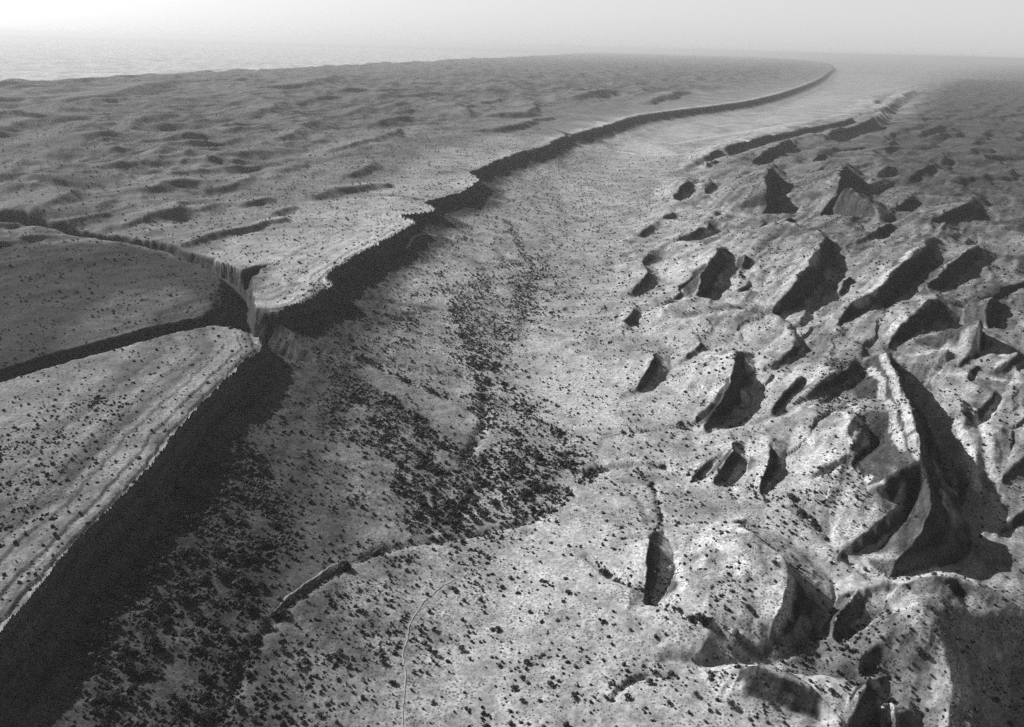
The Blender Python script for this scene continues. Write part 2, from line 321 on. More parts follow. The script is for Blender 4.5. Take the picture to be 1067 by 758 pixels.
DZONES = [  # bushes per 1000 square metres
 ([(60,830),(120,650),(170,560),(215,505),(260,500),(300,540),(304,587),(275,628),(255,680),(236,740),(230,830)], 72, 10, 6),
 ([(340,400),(400,420),(480,420),(560,450),(620,480),(590,520),(540,560),(470,570),(400,560),(350,480)], 60, 20, 0),
 ([(450,320),(560,270),(590,300),(560,340),(520,380),(560,430),(480,430)], 40, 20, 0),
 ([(330,345),(450,340),(480,420),(400,430),(345,400)], 30, 16, 0),
 ([(385,402),(440,418),(500,440),(502,455),(480,472),(430,447),(390,424)], 5, 4, 0),
 ([(340,360),(460,366),(490,405),(470,414),(420,400),(370,385)], 12, 6, 0),
 ([(350,490),(400,500),(420,540),(390,570),(340,560)], 14, 8, 0),
 ([(545,335),(600,350),(640,400),(640,450),(600,440),(560,400)], 6, 8, 0),
 ([(245,830),(300,680),(420,590),(480,600),(430,700),(440,830)], 26, 12, 0),
 ([(460,560),(520,560),(520,640),(480,660),(430,640)], 18, 12, 4),
 ([(590,508),(680,520),(760,545),(826,590),(806,658),(766,690),(640,640),(560,620),(540,560)], 6, 14, 10),
 ([(690,580),(760,570),(790,600),(770,650),(700,640)], 18, 12, 20),
 ([(870,380),(935,385),(955,440),(965,500),(935,510),(905,460),(850,420)], 38, 8, 30),
 ([(800,700),(900,640),(985,660),(975,740),(900,740),(830,705)], 24, 8, 10),
 ([(790,520),(900,490),(900,560),(840,560)], 22, 8, 16),
 ([(935,606),(985,600),(1064,632),(1130,700),(1130,860),(990,860),(985,680)], 8, 10, 30),
 ([(-80,480),(60,430),(140,410),(90,520),(0,590),(-80,640)], 22, 20, 70),
 ([(500,690),(600,680),(700,690),(830,710),(860,760),(700,830),(440,830)], 14, 12, 8),
]
CREEKS = [  # lines of bushes along dry stream beds: points, half width, density
 ([(525,240),(542,262),(556,284),(560,300),(540,312)], 16, 55),
 ([(455,300),(470,322),(478,350),(495,385),(505,415),(506,440),(498,460),(484,482),(476,510)], 15, 60),
 ([(480,345),(515,395),(545,425),(575,450),(600,480)], 18, 45),
 ([(378,392),(420,407),(465,420),(502,434)], 7, 70),
 ([(330,350),(400,347),(465,352)], 7, 50), ([(380,368),(430,372),(480,380)], 7, 40),
 ([(395,425),(440,450),(480,480)], 9, 55),
 ([(530,548),(560,540),(585,520),(605,500),(625,486)], 12, 70),
 ([(560,538),(500,556),(430,574),(390,590),(350,616),(300,656),(262,700),(240,770)], 7, 70),
 ([(622,485),(670,482),(705,490),(740,505),(790,522),(850,560),(880,590)], 5, 55),
 ([(640,455),(700,452),(745,449)], 4, 50), ([(770,690),(720,672),(680,640),(640,618),(610,590)], 5, 60),
 ([(655,490),(680,510),(690,545)], 3.5, 50), ([(640,745),(655,725),(680,716),(705,722)], 3.5, 60),
 ([(560,610),(600,635),(620,640)], 4, 40), ([(425,560),(470,540),(520,520)], 14, 40),
]
RILLS = [
 ([(278,412),(262,444),(240,474),(220,498),(204,524),(180,562),(160,592)], 4.5, 4.5), ([(208,510),(235,520),(262,528),(290,530)], 4, 2.5),
 ([(560,538),(500,556),(430,574),(390,590),(350,616),(300,656),(262,700),(240,770)], 4.5, 3.2),
 ([(378,392),(420,407),(465,420),(502,434)], 6, 5), ([(395,425),(440,450),(480,480)], 6, 4),
 ([(330,350),(400,347),(465,352)], 6, 3.5), ([(505,415),(506,440),(498,460),(484,482)], 7, 4),
 ([(620,487),(670,483),(705,491),(740,506),(790,523),(850,560),(880,590),(905,607)], 6, 5),
 ([(640,456),(700,453),(745,450),(790,452),(830,440)], 6, 4),
 ([(780,695),(740,682),(715,668),(680,642),(640,618),(610,590)], 5, 5),
 ([(655,490),(680,510),(690,545)], 3, 3), ([(640,745),(655,725),(680,716),(705,722)], 3, 3.5),
 ([(660,345),(720,345),(790,340),(830,345)], 8, 5), ([(600,262),(660,262),(720,258)], 8, 4), ([(610,280),(640,276),(680,275)],8,3.5),
 ([(640,236),(700,232),(760,222),(800,228)], 8, 5), ([(845,520),(880,500),(905,480),(930,465)], 4, 4),
 ([(690,700),(740,705),(790,697)], 5, 4), ([(585,340),(640,338),(690,345)],7,3),
 ([(1000,470),(1030,450),(1050,420)],5,5), ([(1025,500),(1010,460),(1000,430)],5,4),
]
# ------------------------------------------------------------------
def to_world(poly, z=0.0): return np.array([px(u, v, z) for u, v in poly])

bp = np.array([px(u, v, z) for u, v, z in BASE_PTS]); bz = np.array([p[2] for p in BASE_PTS], float)
def lp(x, y):
    r = np.hypot(x, y); return np.arctan2(x, y) * 1.0, np.log(r)
ba, bl = lp(bp[:, 0], bp[:, 1])
def kern(d2): return np.sqrt(d2 + 0.0006)
KM = kern((ba[:, None] - ba) ** 2 + (bl[:, None] - bl) ** 2)
nb = len(bz); A = np.zeros((nb + 1, nb + 1)); A[:nb, :nb] = KM + np.eye(nb) * 0.004 * -1; A[nb, :nb] = 1; A[:nb, nb] = 1
bw = np.linalg.solve(A, np.append(bz, 0))
def base(x, y):
    a, l = lp(x, y); a = np.clip(a, -.75, .75); l = np.minimum(l, math.log(12000.))
    out = np.full(np.shape(x), bw[-1], np.float32)
    for i in range(nb):
        out += (bw[i] * kern((a - ba[i]) ** 2 + (l - bl[i]) ** 2)).astype(np.float32)
    return out

edge_w = chaikin(to_world(EDGE, EDGE_Z), 1)
plateau_poly = np.vstack([edge_w, [[-200000, edge_w[-1][1] * 1.0], [-200000, -3000]], ])
SCARP_RUN = chaikin(edge_w, 1)

# ------------------------------------------------------------------ terrain mesh: fan-shaped survey grid, fine near, coarse far
QUAL = 1.0
NA = int(1500 * QUAL)
az = np.linspace(math.radians(-46), math.radians(46), NA)
lr = [math.log(330.0)]
while lr[-1] < math.log(150000.0):
    rr_ = math.exp(lr[-1]); step = 0.0032 if rr_ < 9000 else (0.006 if rr_ < 24000 else 0.03)
    lr.append(lr[-1] + step / QUAL)
lr = np.array(lr); NR = len(lr)
AZ, LR = np.meshgrid(az, lr); RR = np.exp(LR)
X = (RR * np.sin(AZ)); Y = (RR * np.cos(AZ))

def apply_ridges(ridges, z, x, y, wx, wy, r, hill, face, bfun, up=.6, wf=1.0, docuts=False):
    """Raise cuesta-shaped hills on the surface z: gently dipping backs, steep scarps on one side."""
    z0b = z.copy(); cuts = []
    for pts, dip, sc in ridges:
        P = []; Z = []; HH = []; WW = []
        for u, v, w in pts:
            zz = 20.0
            for _ in range(4):
                p = px(u, v, zz); b0 = float(bfun(p[0], p[1]))
                dist = math.sqrt(p[0] ** 2 + p[1] ** 2 + CAM_H ** 2)
                ww_ = (w + 2.5) * dist / FPX * wf; h_ = ww_ * sc
                zz = b0 + h_ * up
            P.append(p); Z.append(zz); HH.append(b0 - h_ * (1 - up)); WW.append(ww_)
        PP = chaikin(np.column_stack([np.array(P), Z, HH, WW]), 1); P = PP[:, :2]; Z = PP[:, 2]
        cuts.append((P, Z, PP[:, 3], PP[:, 4], sc))
        # crest sampled densely; the hill is the envelope of slopes falling from every crest point
        seg = np.hypot(*np.diff(P, axis=0).T); cum = np.concatenate([[0], np.cumsum(seg)])
        dist = math.hypot(*P.mean(0)); n = int(np.clip(cum[-1] / (dist * .0035), 8, 160))
        tt = np.linspace(0, cum[-1], n)
        Q = np.stack([np.interp(tt, cum, P[:, 0]), np.interp(tt, cum, P[:, 1])], 1); ZQ = np.interp(tt, cum, Z)
        T = np.gradient(Q, axis=0)
        for _ in range(3): T[1:-1] = (T[:-2] + 2 * T[1:-1] + T[2:]) / 4
        T /= (np.hypot(*T.T)[:, None] + 1e-9)
        bmin = min(float(bfun(*q)) for q in Q[::4])
        R = max(20.0, (ZQ.max() - bmin + 12) / max(dip, .1)); R = min(R, .3 * dist + 60)
        m = (x > P[:, 0].min() - R) & (x < P[:, 0].max() + R) & (y > P[:, 1].min() - R) & (y < P[:, 1].max() + R)
        if not m.any(): continue
        ii = np.nonzero(m)
        xx = wx[ii].astype(np.float32); yy = wy[ii].astype(np.float32); rr = r[ii]
        zr = np.full(xx.shape, -1e6, np.float32); sb = np.zeros_like(zr); rb = np.zeros_like(zr); db = np.zeros_like(zr)
        for i in range(n):
            dx = xx - Q[i, 0]; dy = yy - Q[i, 1]; d = np.sqrt(dx * dx + dy * dy) + .01
            sg = (T[i, 0] * dy - T[i, 1] * dx) / d
            c = ZQ[i] - d * (dip + (sc - dip) * (.5 + .5 * sg) ** 1.3)
            k = c > zr
            zr = np.where(k, c, zr); sb = np.where(k, sg, sb); rb = np.where(k, tt[i], rb); db = np.where(k, d, db)
        fl = fbm(rb, db * .3, 22, 3, 21, ridged=True, r=rr) * np.clip(db, 0, 30) * .16 * sstep(.3, .9, sb)
        zr = zr + fl - sstep(R * .6, R, db) * 90
        z0 = z[ii]
        kk = float(np.clip((ZQ.max() - bmin) * .12, 1.0, 4.0)); z[ii] = smax(zr, z0, np.where(sb > .3, kk, kk * 1.5))
        hill[ii] = np.maximum(hill[ii], sstep(-2, 6, zr - z0b[ii]))
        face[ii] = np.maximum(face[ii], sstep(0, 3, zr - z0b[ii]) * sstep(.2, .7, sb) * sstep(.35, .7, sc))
    for P, Zc, Zf, Ww, sc in (cuts if docuts else ()):      # the ravine at the foot of each steep face
        R = float(Ww.max()) * 1.3 + (Zc.max() - Zf.min()) / .3
        m = (x > P[:, 0].min() - R) & (x < P[:, 0].max() + R) & (y > P[:, 1].min() - R) & (y < P[:, 1].max() + R)
        ii = np.nonzero(m)
        if not len(ii[0]): continue
        seg = np.hypot(*np.diff(P, axis=0).T); cum = np.concatenate([[0], np.cumsum(seg)])
        d, sg, _, run = polydist(wx[ii], wy[ii], P)
        zc = np.interp(run, cum, Zc); zf = np.interp(run, cum, Zf); w_ = np.interp(run, cum, Ww)
        fl = fbm(run, d * .3, 18, 3, 23, ridged=True, r=r[ii]) * np.clip(d, 0, 25) * .16
        prof = np.where(d < w_, zc - d * (zc - zf) / w_, zf + (d - w_) * .28) + fl + np.clip(1 - sg, 0, 2) * d * 1.6 + 1.0
        prof = np.where(sg > 0, prof, 1e5)
        z0 = z[ii]; z[ii] = smin(z0, prof, 2.0)
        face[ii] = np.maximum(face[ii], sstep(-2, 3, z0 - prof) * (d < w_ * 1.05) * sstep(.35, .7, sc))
    return z

def zsamp(F, p, q):
    """Value of a field at one point, from the nearest grid vertices."""
    i = int(np.clip(round((math.atan2(p, q) - az[0]) / (az[1] - az[0])), 2, NA - 3)); j = int(np.clip(np.searchsorted(lr, math.log(math.hypot(p, q))), 2, NR - 3))
    return float(F[j - 2:j + 3, i - 2:i + 3].mean())

def bz1(p): return float(base(np.array([p[0]]), np.array([p[1]]))[0])
def hill_field():
    """Heights of the hogback country above the lie of the land: crest and foot lines joined by planes."""
    from mathutils.geometry import delaunay_2d_cdt
    pts = []
    FH = lambda u, v: -3.0 - .0018 * math.hypot(*px(u, v, 0))
    def densify(A, pixstep=3.0):
        A = chaikin(np.array(A, float), 2); seg = np.hypot(*np.diff(A[:, :2], axis=0).T); cum = np.concatenate([[0], np.cumsum(seg)])
        n = max(3, int(cum[-1] / pixstep)); t = np.linspace(0, cum[-1], n)
        return np.stack([np.interp(t, cum, A[:, k]) for k in range(A.shape[1])], 1)
    def on_ground(u, v, h):
        z_ = 15.0
        for _ in range(5): p = px(u, v, z_); z_ = bz1(p) + h
        return p
    for L_ in LINES:
        for u, v, h in densify(L_): pts.append((*on_ground(u, v, h), h))
    for C_, F_, sl_ in FACES:
        fp = np.array([(*on_ground(u, v, FH(u, v)), FH(u, v)) for u, v in densify(F_)])
        pts += [tuple(q) for q in fp]
        cr = densify(C_); hc = []
        for u, v in cr:
            # lowest height at which the face from crest to foot has the wanted steepness
            p0 = on_ground(u, v, 0.); b0 = bz1(p0); hs = np.linspace(0, 75, 76)
            q_ = np.array([px(u, v, b0 + h_) for h_ in hs])
            d_ = np.hypot(fp[:, 0][None] - q_[:, 0][:, None], fp[:, 1][None] - q_[:, 1][:, None]).min(1)
            g_ = sl_ * d_ - 2 - hs; k_ = np.nonzero(g_ <= 0)[0]
            h = hs[k_[0]] if len(k_) else 75.
            hc.append(min(h, min(.036 * math.hypot(*p0) + 9., 75.)))
        hc = np.array(hc); n_ = len(hc); t_ = np.linspace(0, 1, n_)
        for _ in range(max(2, n_ // 8)): hc[1:-1] = (hc[:-2] + 2 * hc[1:-1] + hc[2:]) / 4
        mid = np.median(hc[n_ // 4: max(n_ // 4 + 1, 3 * n_ // 4)])
        hc = np.minimum(hc, 1.35 * mid * (.35 + .65 * sstep(-.02, .2, t_)) * (.1 + .9 * sstep(1.0, .72, t_)))
        for (u, v), h in zip(cr, hc):
            p = on_ground(u, v, h); pts.append((*p, max(h, 0)))
            q = fp[np.hypot(fp[:, 0] - p[0], fp[:, 1] - p[1]).argmin()]
            if h > 5: pts.append((p[0] * .55 + q[0] * .45, p[1] * .55 + q[1] * .45, .34 * h + .66 * q[2] + .04 * h))
    pts = np.array(pts)
    ci = (np.arctan2(pts[:, 0], pts[:, 1]) - az[0]) / (az[1] - az[0])
    lj = np.interp(np.log(np.hypot(pts[:, 0], pts[:, 1])), lr, np.arange(NR))
    sx = (az[1] - az[0]); sy = .0032
    vs_ = [(a_ * sx * 100, b_ * sy * 100) for a_, b_ in zip(ci, lj)]
    out = delaunay_2d_cdt([Vector(v) for v in vs_], [], [], 0, 1e-4)
    VO, FO, orig = out[0], out[2], out[3]
    hz = np.array([max(pts[k, 2] for k in o) if len(o) else 0. for o in orig])
    qx = np.array([v[0] for v in VO]) / (sx * 100); qy = np.array([v[1] for v in VO]) / (sy * 100)
    H = np.zeros((NR, NA), np.float32)
    for f in FO:
        a_, b_, c_ = f[:3]
        x0, x1, x2 = qx[a_], qx[b_], qx[c_]; y0, y1, y2 = qy[a_], qy[b_], qy[c_]
        den = (y1 - y2) * (x0 - x2) + (x2 - x1) * (y0 - y2)
        if abs(den) < 1e-6: continue
        i0, i1 = max(0, int(min(x0, x1, x2))), min(NA - 1, int(max(x0, x1, x2)) + 1)
        j0, j1 = max(0, int(min(y0, y1, y2))), min(NR - 1, int(max(y0, y1, y2)) + 1)
        if i1 < i0 or j1 < j0: continue
        gx, gy = np.meshgrid(np.arange(i0, i1 + 1), np.arange(j0, j1 + 1))
        l0 = ((y1 - y2) * (gx - x2) + (x2 - x1) * (gy - y2)) / den; l1 = ((y2 - y0) * (gx - x2) + (x0 - x2) * (gy - y2)) / den; l2 = 1 - l0 - l1
        k = (l0 >= -1e-6) & (l1 >= -1e-6) & (l2 >= -1e-6)
        sub = H[j0:j1 + 1, i0:i1 + 1]; sub[k] = (l0 * hz[a_] + l1 * hz[b_] + l2 * hz[c_])[k]
    return H
def blur(F, n):
    for _ in range(n):
        F = F.copy(); F[1:-1] = (F[:-2] + 2 * F[1:-1] + F[2:]) / 4; F[:, 1:-1] = (F[:, :-2] + 2 * F[:, 1:-1] + F[:, 2:]) / 4
    return F
def warp_sample(F, x, y):
    a = np.clip((np.arctan2(x, y) - az[0]) / (az[1] - az[0]), 0, NA - 1.01); l = np.clip(np.interp(np.log(np.hypot(x, y)), lr, np.arange(NR)), 0, NR - 1.01)
    i = a.astype(int); j = l.astype(int); fa = (a - i).astype(np.float32); fl = (l - j).astype(np.float32)
    return (F[j, i] * (1 - fa) + F[j, i + 1] * fa) * (1 - fl) + (F[j + 1, i] * (1 - fa) + F[j + 1, i + 1] * fa) * fl
def slope_of(F):
    gy = np.gradient(F, axis=0) / (np.gradient(np.exp(lr))[:, None]); gx = np.gradient(F, axis=1) / (np.exp(lr)[:, None] * (az[1] - az[0]))
    return np.sqrt(gx * gx + gy * gy)

def height(x, y):
    """Terrain height and masks at points x, y."""
    r = np.hypot(x, y)
    # uneven lines: warp the plan a little
    wx = x + (fbm(x, y, 60, 4, 3, r=r) * 9 + fbm(x, y, 20, 3, 6, ridged=True, r=r) * 4 + fbm(x, y, 400, 2, 4) * 4) * np.clip(r / 1400, .35, 3)
    wy = y + (fbm(x, y, 60, 4, 5, r=r) * 9 + fbm(x, y, 20, 3, 7, ridged=True, r=r) * 4) * np.clip(r / 1400, .35, 3)
    B = base(x, y)
    B = B + fbm(x, y, 220, 4, 11, r=r) * 5 * sstep(-400, 500, x) + fbm(x, y, 40, 4, 12, ridged=True, r=r) * 0.9
    z = B.copy(); hill = np.zeros_like(z); face = np.zeros_like(z)
    # ---- hogbacks
    ca, sa = .52, .85
    al = (x * ca + y * sa) / 3.6; ac = x * sa - y * ca
    HF = blur(hill_field(), 2)
    cw = np.clip(r / 1500, .5, 2.5)
    HF = warp_sample(HF, x + (fbm(x, y, 70, 4, 13, r=r) * 9 + fbm(x, y, 18, 3, 14, r=r) * 3) * cw, y + (fbm(x, y, 70, 4, 15, r=r) * 9 + fbm(x, y, 18, 3, 16, r=r) * 3) * cw)
    SLP = blur(slope_of(HF), 2)
    hz = sstep(80, 420, x - .05 * y) * np.clip(1 - SLP, .2, 1)
    w1 = fbm(al, ac, 150, 4, 33, ridged=True, r=r)
    rel = np.clip(HF / 25, 0, 1)
    # smaller tilted plates between the traced ones: long gentle backs, short steep fronts, broken along their length
    def plates(wl, amp, sd):
        sw = ac / wl + .9 * fbm(x, y, wl * 3.2, 3, sd) + .25 * fbm(x, y, wl * .8, 3, sd + 5, r=r)
        n_ = np.floor(sw); fr_ = sw - n_
        cut = perlin(n_ * 7.31 + al * 3.6 / (wl * 1.9), n_ * 3.77, sd + 9)
        shp = np.where(fr_ < .8, fr_ / .8, (1 - fr_) / .2)
        return amp * (shp - .5) * np.clip(.62 + 1.5 * cut, .06, 1.25)
    calm = np.clip(1 - SLP * 2.2, .1, 1)
    fr_far = sstep(1500, 2600, r)
    pl = plates(105, 15, 301) * (1 - fr_far) + plates(230, 26, 311) * fr_far + plates(48, 4.5, 321) * (1 - .5 * fr_far)
    VL = to_world([(990,66),(950,74),(925,86),(905,98),(885,113),(860,122),(800,133),(745,148),(700,172),(676,205),(650,248),(640,300),(636,360),(620,420),(600,500),(540,600),(520,760)], 0)
    VP = np.vstack([VL, [[VL[-1][0], 50], [90000, 50], [90000, VL[0][1]]]])
    vd = polydist(wx, wy, VL)[0]; right_ = sstep(-.01, .10, np.where(inpoly(wx, wy, VP), vd, -vd) / r)
    hz = hz * right_
    inh = right_ * sstep(30, 330, x - .12 * y + 60 * fbm(x, y, 300, 2, 331)) * (1 - .75 * sstep(1150, 850, r) * sstep(420, 250, x)) * (1 - .55 * sstep(1150, 800, r))
    z = B + HF + inh * calm * pl + hz * (5 + 6 * sstep(1600, 3200, y)) * fbm(al, ac - 60 * w1, 150, 6, 33, ridged=True, r=r, gain=.5)
    # gullies running down the slopes, ledges of harder beds
    gl = fbm(x, y, 34, 4, 34, ridged=True, r=r)
    strk = fbm(al * .45, ac + 7 * fbm(x, y, 90, 3, 38, r=r), 30, 4, 39, ridged=True, r=r)
    z = z + sstep(80, 420, x - .05 * y) * strk * 3.0 * np.clip(r / 1400, .4, 1.8)
    z = z + gl * np.clip(SLP * 6, .3, 3.2)
    st = z + .10 * x + 3 * fbm(x, y, 200, 2, 35)
    bedh = 9.0; ph_ = st / bedh; fr = ph_ - np.floor(ph_)
    z = z + np.clip(rel * 1.5, 0, 1) * bedh * .30 * (sstep(.55, 1.0, fr) - fr) * sstep(-.3, .3, fbm(x, y, 110, 3, 36))
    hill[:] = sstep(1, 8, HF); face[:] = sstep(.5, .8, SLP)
    hr = sstep(-100, 700, x + 0.0 * y)
    # ---- the plateau and its scarp
    inside = inpoly(wx, wy, plateau_poly)
    d, s, _, run = polydist(wx, wy, edge_w)
    back = d
    top = EDGE_Z - 26 * (1 - np.exp(-back / 350)) * sstep(3500, 1500, y)
    # dark tilted slope behind the near slab, rolling hills behind
    far = sstep(150, 900, back) * sstep(900, 1700, y)
    nx = x + 0.35 * y
    h1 = fbm(x * 1.0 + 60 * perlin(x / 900, y / 900, 8), y * .62, 620, 6, 41, gain=.55, ridged=True, r=r)
    h1b = fbm(x + 130 + 45 * h1, y * .62, 620, 6, 41, gain=.55, ridged=True, r=r)
    top = top + far * (h1b * 55 + 4) + fbm(x, y, 1700, 3, 43) * 22 * sstep(900, 2600, back)
    h2 = fbm(al, ac - 40 * fbm(al, ac, 240, 3, 47, ridged=True, r=r), 240, 6, 47, ridged=True, r=r, gain=.6)
    top = top + far * h2 * 34 + fbm(x, y, 70, 5, 45, r=r) * 1.6
    pf = np.zeros_like(z); ph = np.zeros_like(z)
    top0 = top.copy(); ptop = lambda p, q: zsamp(top0, p, q)
    pwx = wx + 70 * fbm(x, y, 330, 4, 48); pwy = wy + 90 * fbm(x, y, 330, 4, 49)
    top = apply_ridges(PRIDGES, top, x, y, pwx, pwy, r, ph, pf, ptop, .75, 1.3)
    dd_ = back + 3 * fbm(x, y, 26, 3, 141, r=r)
    near_ = sstep(3500, 1800, y)
    top = top - near_ * (2.4 * sstep(11, 8.5, dd_) + 1.9 * sstep(25, 22.5, dd_) + 1.4 * sstep(47, 44, dd_) + 1.2 * sstep(78, 74, dd_) + 1.2 * sstep(120, 115, dd_))
    # the middle slab lies lower and tilts towards its front gorge
    MP = to_world([(-120,410),(0,382),(49,368),(105,355),(150,344),(202,333),(240,327),(250,312),(252,298),(250,285),(238,275),(216,267),(196,262),(184,258),(150,252),(112,247),(70,244),(45,242),(10,238),(-120,230)], 78)
    mi = inpoly(x, y, MP); md = polydist(x, y, np.vstack([MP, MP[:1]]))[0]; fd = polydist(x, y, MP[:7])[0]
    top = top + mi * sstep(0, 60, md) * (5 * fbm(x, y, 190, 5, 341, ridged=True, r=r) + 2)
    top = top - mi * sstep(0, 40, md) * (3 + 7 * np.clip(1 - fd / 330, 0, 1))
    # land falls away to the plain beyond
    west = (y - 6060) / 7 - 3500 - x + 350 * perlin(x / 1500, y / 1500, 51) + 160 * fbm(x, y, 500, 3, 53)
    west = west * sstep(5000, 6300, y)
    top = top - sstep(0, 420, west) * 170
    bey = sstep(120, 420, west) * inside
    steep = 1.45
    cl = 25 + 6 * perlin(run / 120, run * 0, 61)
    fl = fbm(run, d * .2, 48, 4, 62, ridged=True, r=r)
    lowf = 16 * sstep(2200, 3600, y); top = top - lowf * sstep(400, 0, back) * 1.0
    fl2 = fbm(run, d * .3, 14, 3, 64, ridged=True, r=r)
    d2 = np.maximum(d + np.clip(d, 0, 22) * (.3 * fl + .15 * fl2), 0)
    low = 6.0
    tall = EDGE_Z - cl - low
    drop = np.where(d2 * steep < cl, d2 * steep, cl + tall * (1 - np.exp(-(d2 - cl / steep) * .38 / tall)))
    tal = EDGE_Z - lowf - drop - sstep(150, 420, d) * 16 + fbm(x, y, 55, 4, 66, ridged=True, r=r) * 1.5
    scarp = smax(tal, z, 5.0)
    # side walls of the carved gorges
    zz = np.where(inside, np.maximum(top, np.where(y < 6000, 20, -200)), scarp)
    face = np.maximum(face * ~inside, pf * inside * .6)
    talus = (~inside) & (tal > z - 1)
    plat = inside.copy()
    # ---- gorges
    gor = np.zeros_like(z)
    for pts, hw, sL, sR in CARVES:
        P = chaikin(np.array([[*px(u, v, 78), c] for u, v, c in pts]), 1); Zc = P[:, 2]; P = P[:, :2]
        R = 160
        m = (x > P[:, 0].min() - R) & (x < P[:, 0].max() + R) & (y > P[:, 1].min() - R) & (y < P[:, 1].max() + R)
        ii = np.nonzero(m)
        if not len(ii[0]): continue
        d_, s_, zc, run_ = polydist(wx[ii], wy[ii], P, Zc)
        fl = 1 + .14 * fbm(run_, d_ * .8, 30, 4, 71, ridged=True, r=r[ii])
        zg = zc + np.maximum(d_ * fl - hw, 0) * np.where(s_ > 0, sL, sR) + sstep(R * .5, R, d_) * 150
        z0 = zz[ii]; zz[ii] = smin(z0, zg, 1.5)
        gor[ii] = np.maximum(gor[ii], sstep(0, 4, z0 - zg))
    for pts, w, dep in RILLS:
        P = chaikin(to_world(pts, 4.0), 2); R = w * 3 + 12
        m = (x > P[:, 0].min() - R) & (x < P[:, 0].max() + R) & (y > P[:, 1].min() - R) & (y < P[:, 1].max() + R)
        ii = np.nonzero(m); wob = 5 * fbm(x[ii], y[ii], 45, 3, 131)
        d_ = polydist(x[ii] + wob, y[ii] + wob, P)[0]
        zz[ii] = zz[ii] - dep * np.exp(-(d_ / w) ** 2) * (.7 + .6 * perlin(x[ii] / 40, y[ii] / 40, 77))
    zz = zz + 0
    return zz, dict(right=right_, strk=strk, bey=bey, plat=plat, talus=talus, d=d, hill=hill, face=face, gor=gor, run=run, B=B, r=r)

Z, M = height(X, Y)
_k = sstep(1500, 2600, RR); Z = (Z * (1 - _k) + blur(Z, 1) * _k).astype(np.float32)
print("grid", NA, NR, Z.min(), Z.max())
def ground_z(x, y):
    a = (np.arctan2(x, y) - az[0]) / (az[1] - az[0]); l = np.interp(np.log(np.hypot(x, y)), lr, np.arange(NR))
    a = np.clip(a, 0, NA - 1.001); l = np.clip(l, 0, NR - 1.001)
    i = a.astype(int); j = l.astype(int); fa = a - i; fl = l - j
    return (Z[j, i] * (1 - fa) + Z[j, i + 1] * fa) * (1 - fl) + (Z[j + 1, i] * (1 - fa) + Z[j + 1, i + 1] * fa) * fl
def grid_val(F, x, y):
    a = np.clip(np.rint((np.arctan2(x, y) - az[0]) / (az[1] - az[0])), 0, NA - 1).astype(int)
    l = np.clip(np.rint(np.interp(np.log(np.hypot(x, y)), lr, np.arange(NR))), 0, NR - 1).astype(int)
    return F[l, a]

# ---- ground colour (soil, rock and low scrub, plus shade painted on the steep faces)
def soft_poly(poly, soft, z=0.0):
    P = to_world(poly, z)
    soft = soft * np.clip(M['r'] / 900, 1, 12)
    wob = fbm(X, Y, 45, 3, 88, r=M['r']) * 22 + fbm(X, Y, 320, 3, 89, r=M['r']) * np.clip(soft - 15, 0, 160)
    d = polydist(X + wob, Y - wob, np.vstack([P, P[:1]]))[0]
    ins = inpoly(X + wob, Y - wob, P)
    sd_ = np.where(ins, d, -d)
    return sstep(-soft, soft, sd_)
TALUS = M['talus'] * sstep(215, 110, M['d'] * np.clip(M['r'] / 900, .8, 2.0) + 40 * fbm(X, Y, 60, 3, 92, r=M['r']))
TONE = np.full(Z.shape, 0.37, np.float32)
TONE = np.where(M['plat'], 0.20 - .065 * sstep(400, 1200, M['d']), TONE); TONE = TONE * (1 - M['right'] * (.38 * sstep(200, 500, X - .05 * Y) + .20 * sstep(450, 1000, X)))
for poly, t, soft, z in ZONES:
    k = soft_poly(poly, soft, z); TONE = TONE * (1 - k) + t * k
BEY = M['bey']; kk = sstep(.25, -.1, AZ)
TONE = TONE * (1 - BEY) + BEY * (.26 + .26 * kk)
big = fbm(X, Y, 260, 5, 91, r=M['r']); fine = fbm(X, Y, 24, 4, 93, r=M['r'])
TONE = TONE * (1 + .45 * big * (1 - .8 * BEY) + .55 * fine + .4 * fbm(X, Y, 70, 3, 190, r=M['r']) * (1 - .8 * BEY))
# beds of rock of different paleness: contour-like bands on the hills, lines along the rim on the slabs
wz = Z + 2.5 * fbm(X, Y, 130, 3, 94, r=M['r'])
bed = fbm(wz, wz * 0, 7.0, 3, 95) * 1.8
TONE = TONE * (1 + .55 * np.clip(bed, -1, 1) * np.clip(M['hill'] * .7 + .5, 0, 1) * sstep(20, 160, X) * sstep(-.45, .1, fbm(X, Y, 90, 3, 98)) * ~M['plat'])
TONE = TONE * (1 + np.clip(M['strk'] * 1.3 - .12, -.6, .4) * M['right'] * sstep(80, 420, X - .05 * Y) * ~M['plat'])
wood = fbm(X, Y * .6, 170, 4, 201, r=M['r']) + .5 * fbm(X, Y, 30, 3, 202, r=M['r'])
TONE = TONE * (1 - .5 * sstep(.05, .45, wood) * np.maximum(M['right'] * sstep(250, 800, X), M['plat'] * sstep(300, 900, M['d']) * (1 - BEY)))          # darker scrub-covered ground on the hills
bed2 = fbm(M['d'] + 4 * fbm(X, Y, 50, 3, 96, r=M['r']), M['run'] * .01, 16.0, 4, 97, r=M['r']) * 1.6
TONE = TONE * (1 + .75 * np.clip(bed2, -1, 1) * M['plat'] * sstep(260, 40, M['d']))
thin = fbm(M['d'] + 2.5 * fbm(X, Y, 30, 3, 196, r=M['r']), M['run'] * .004, 6.0, 3, 197, r=M['r']) * 2
TONE = TONE * (1 + .7 * np.clip(thin, -1, 1) * M['plat'] * sstep(150, 20, M['d']))
TONE = TONE * (1 + .55 * M['plat'] * sstep(70, 8, M['d'] + 12 * fbm(X, Y, 30, 3, 99, r=M['r'])))
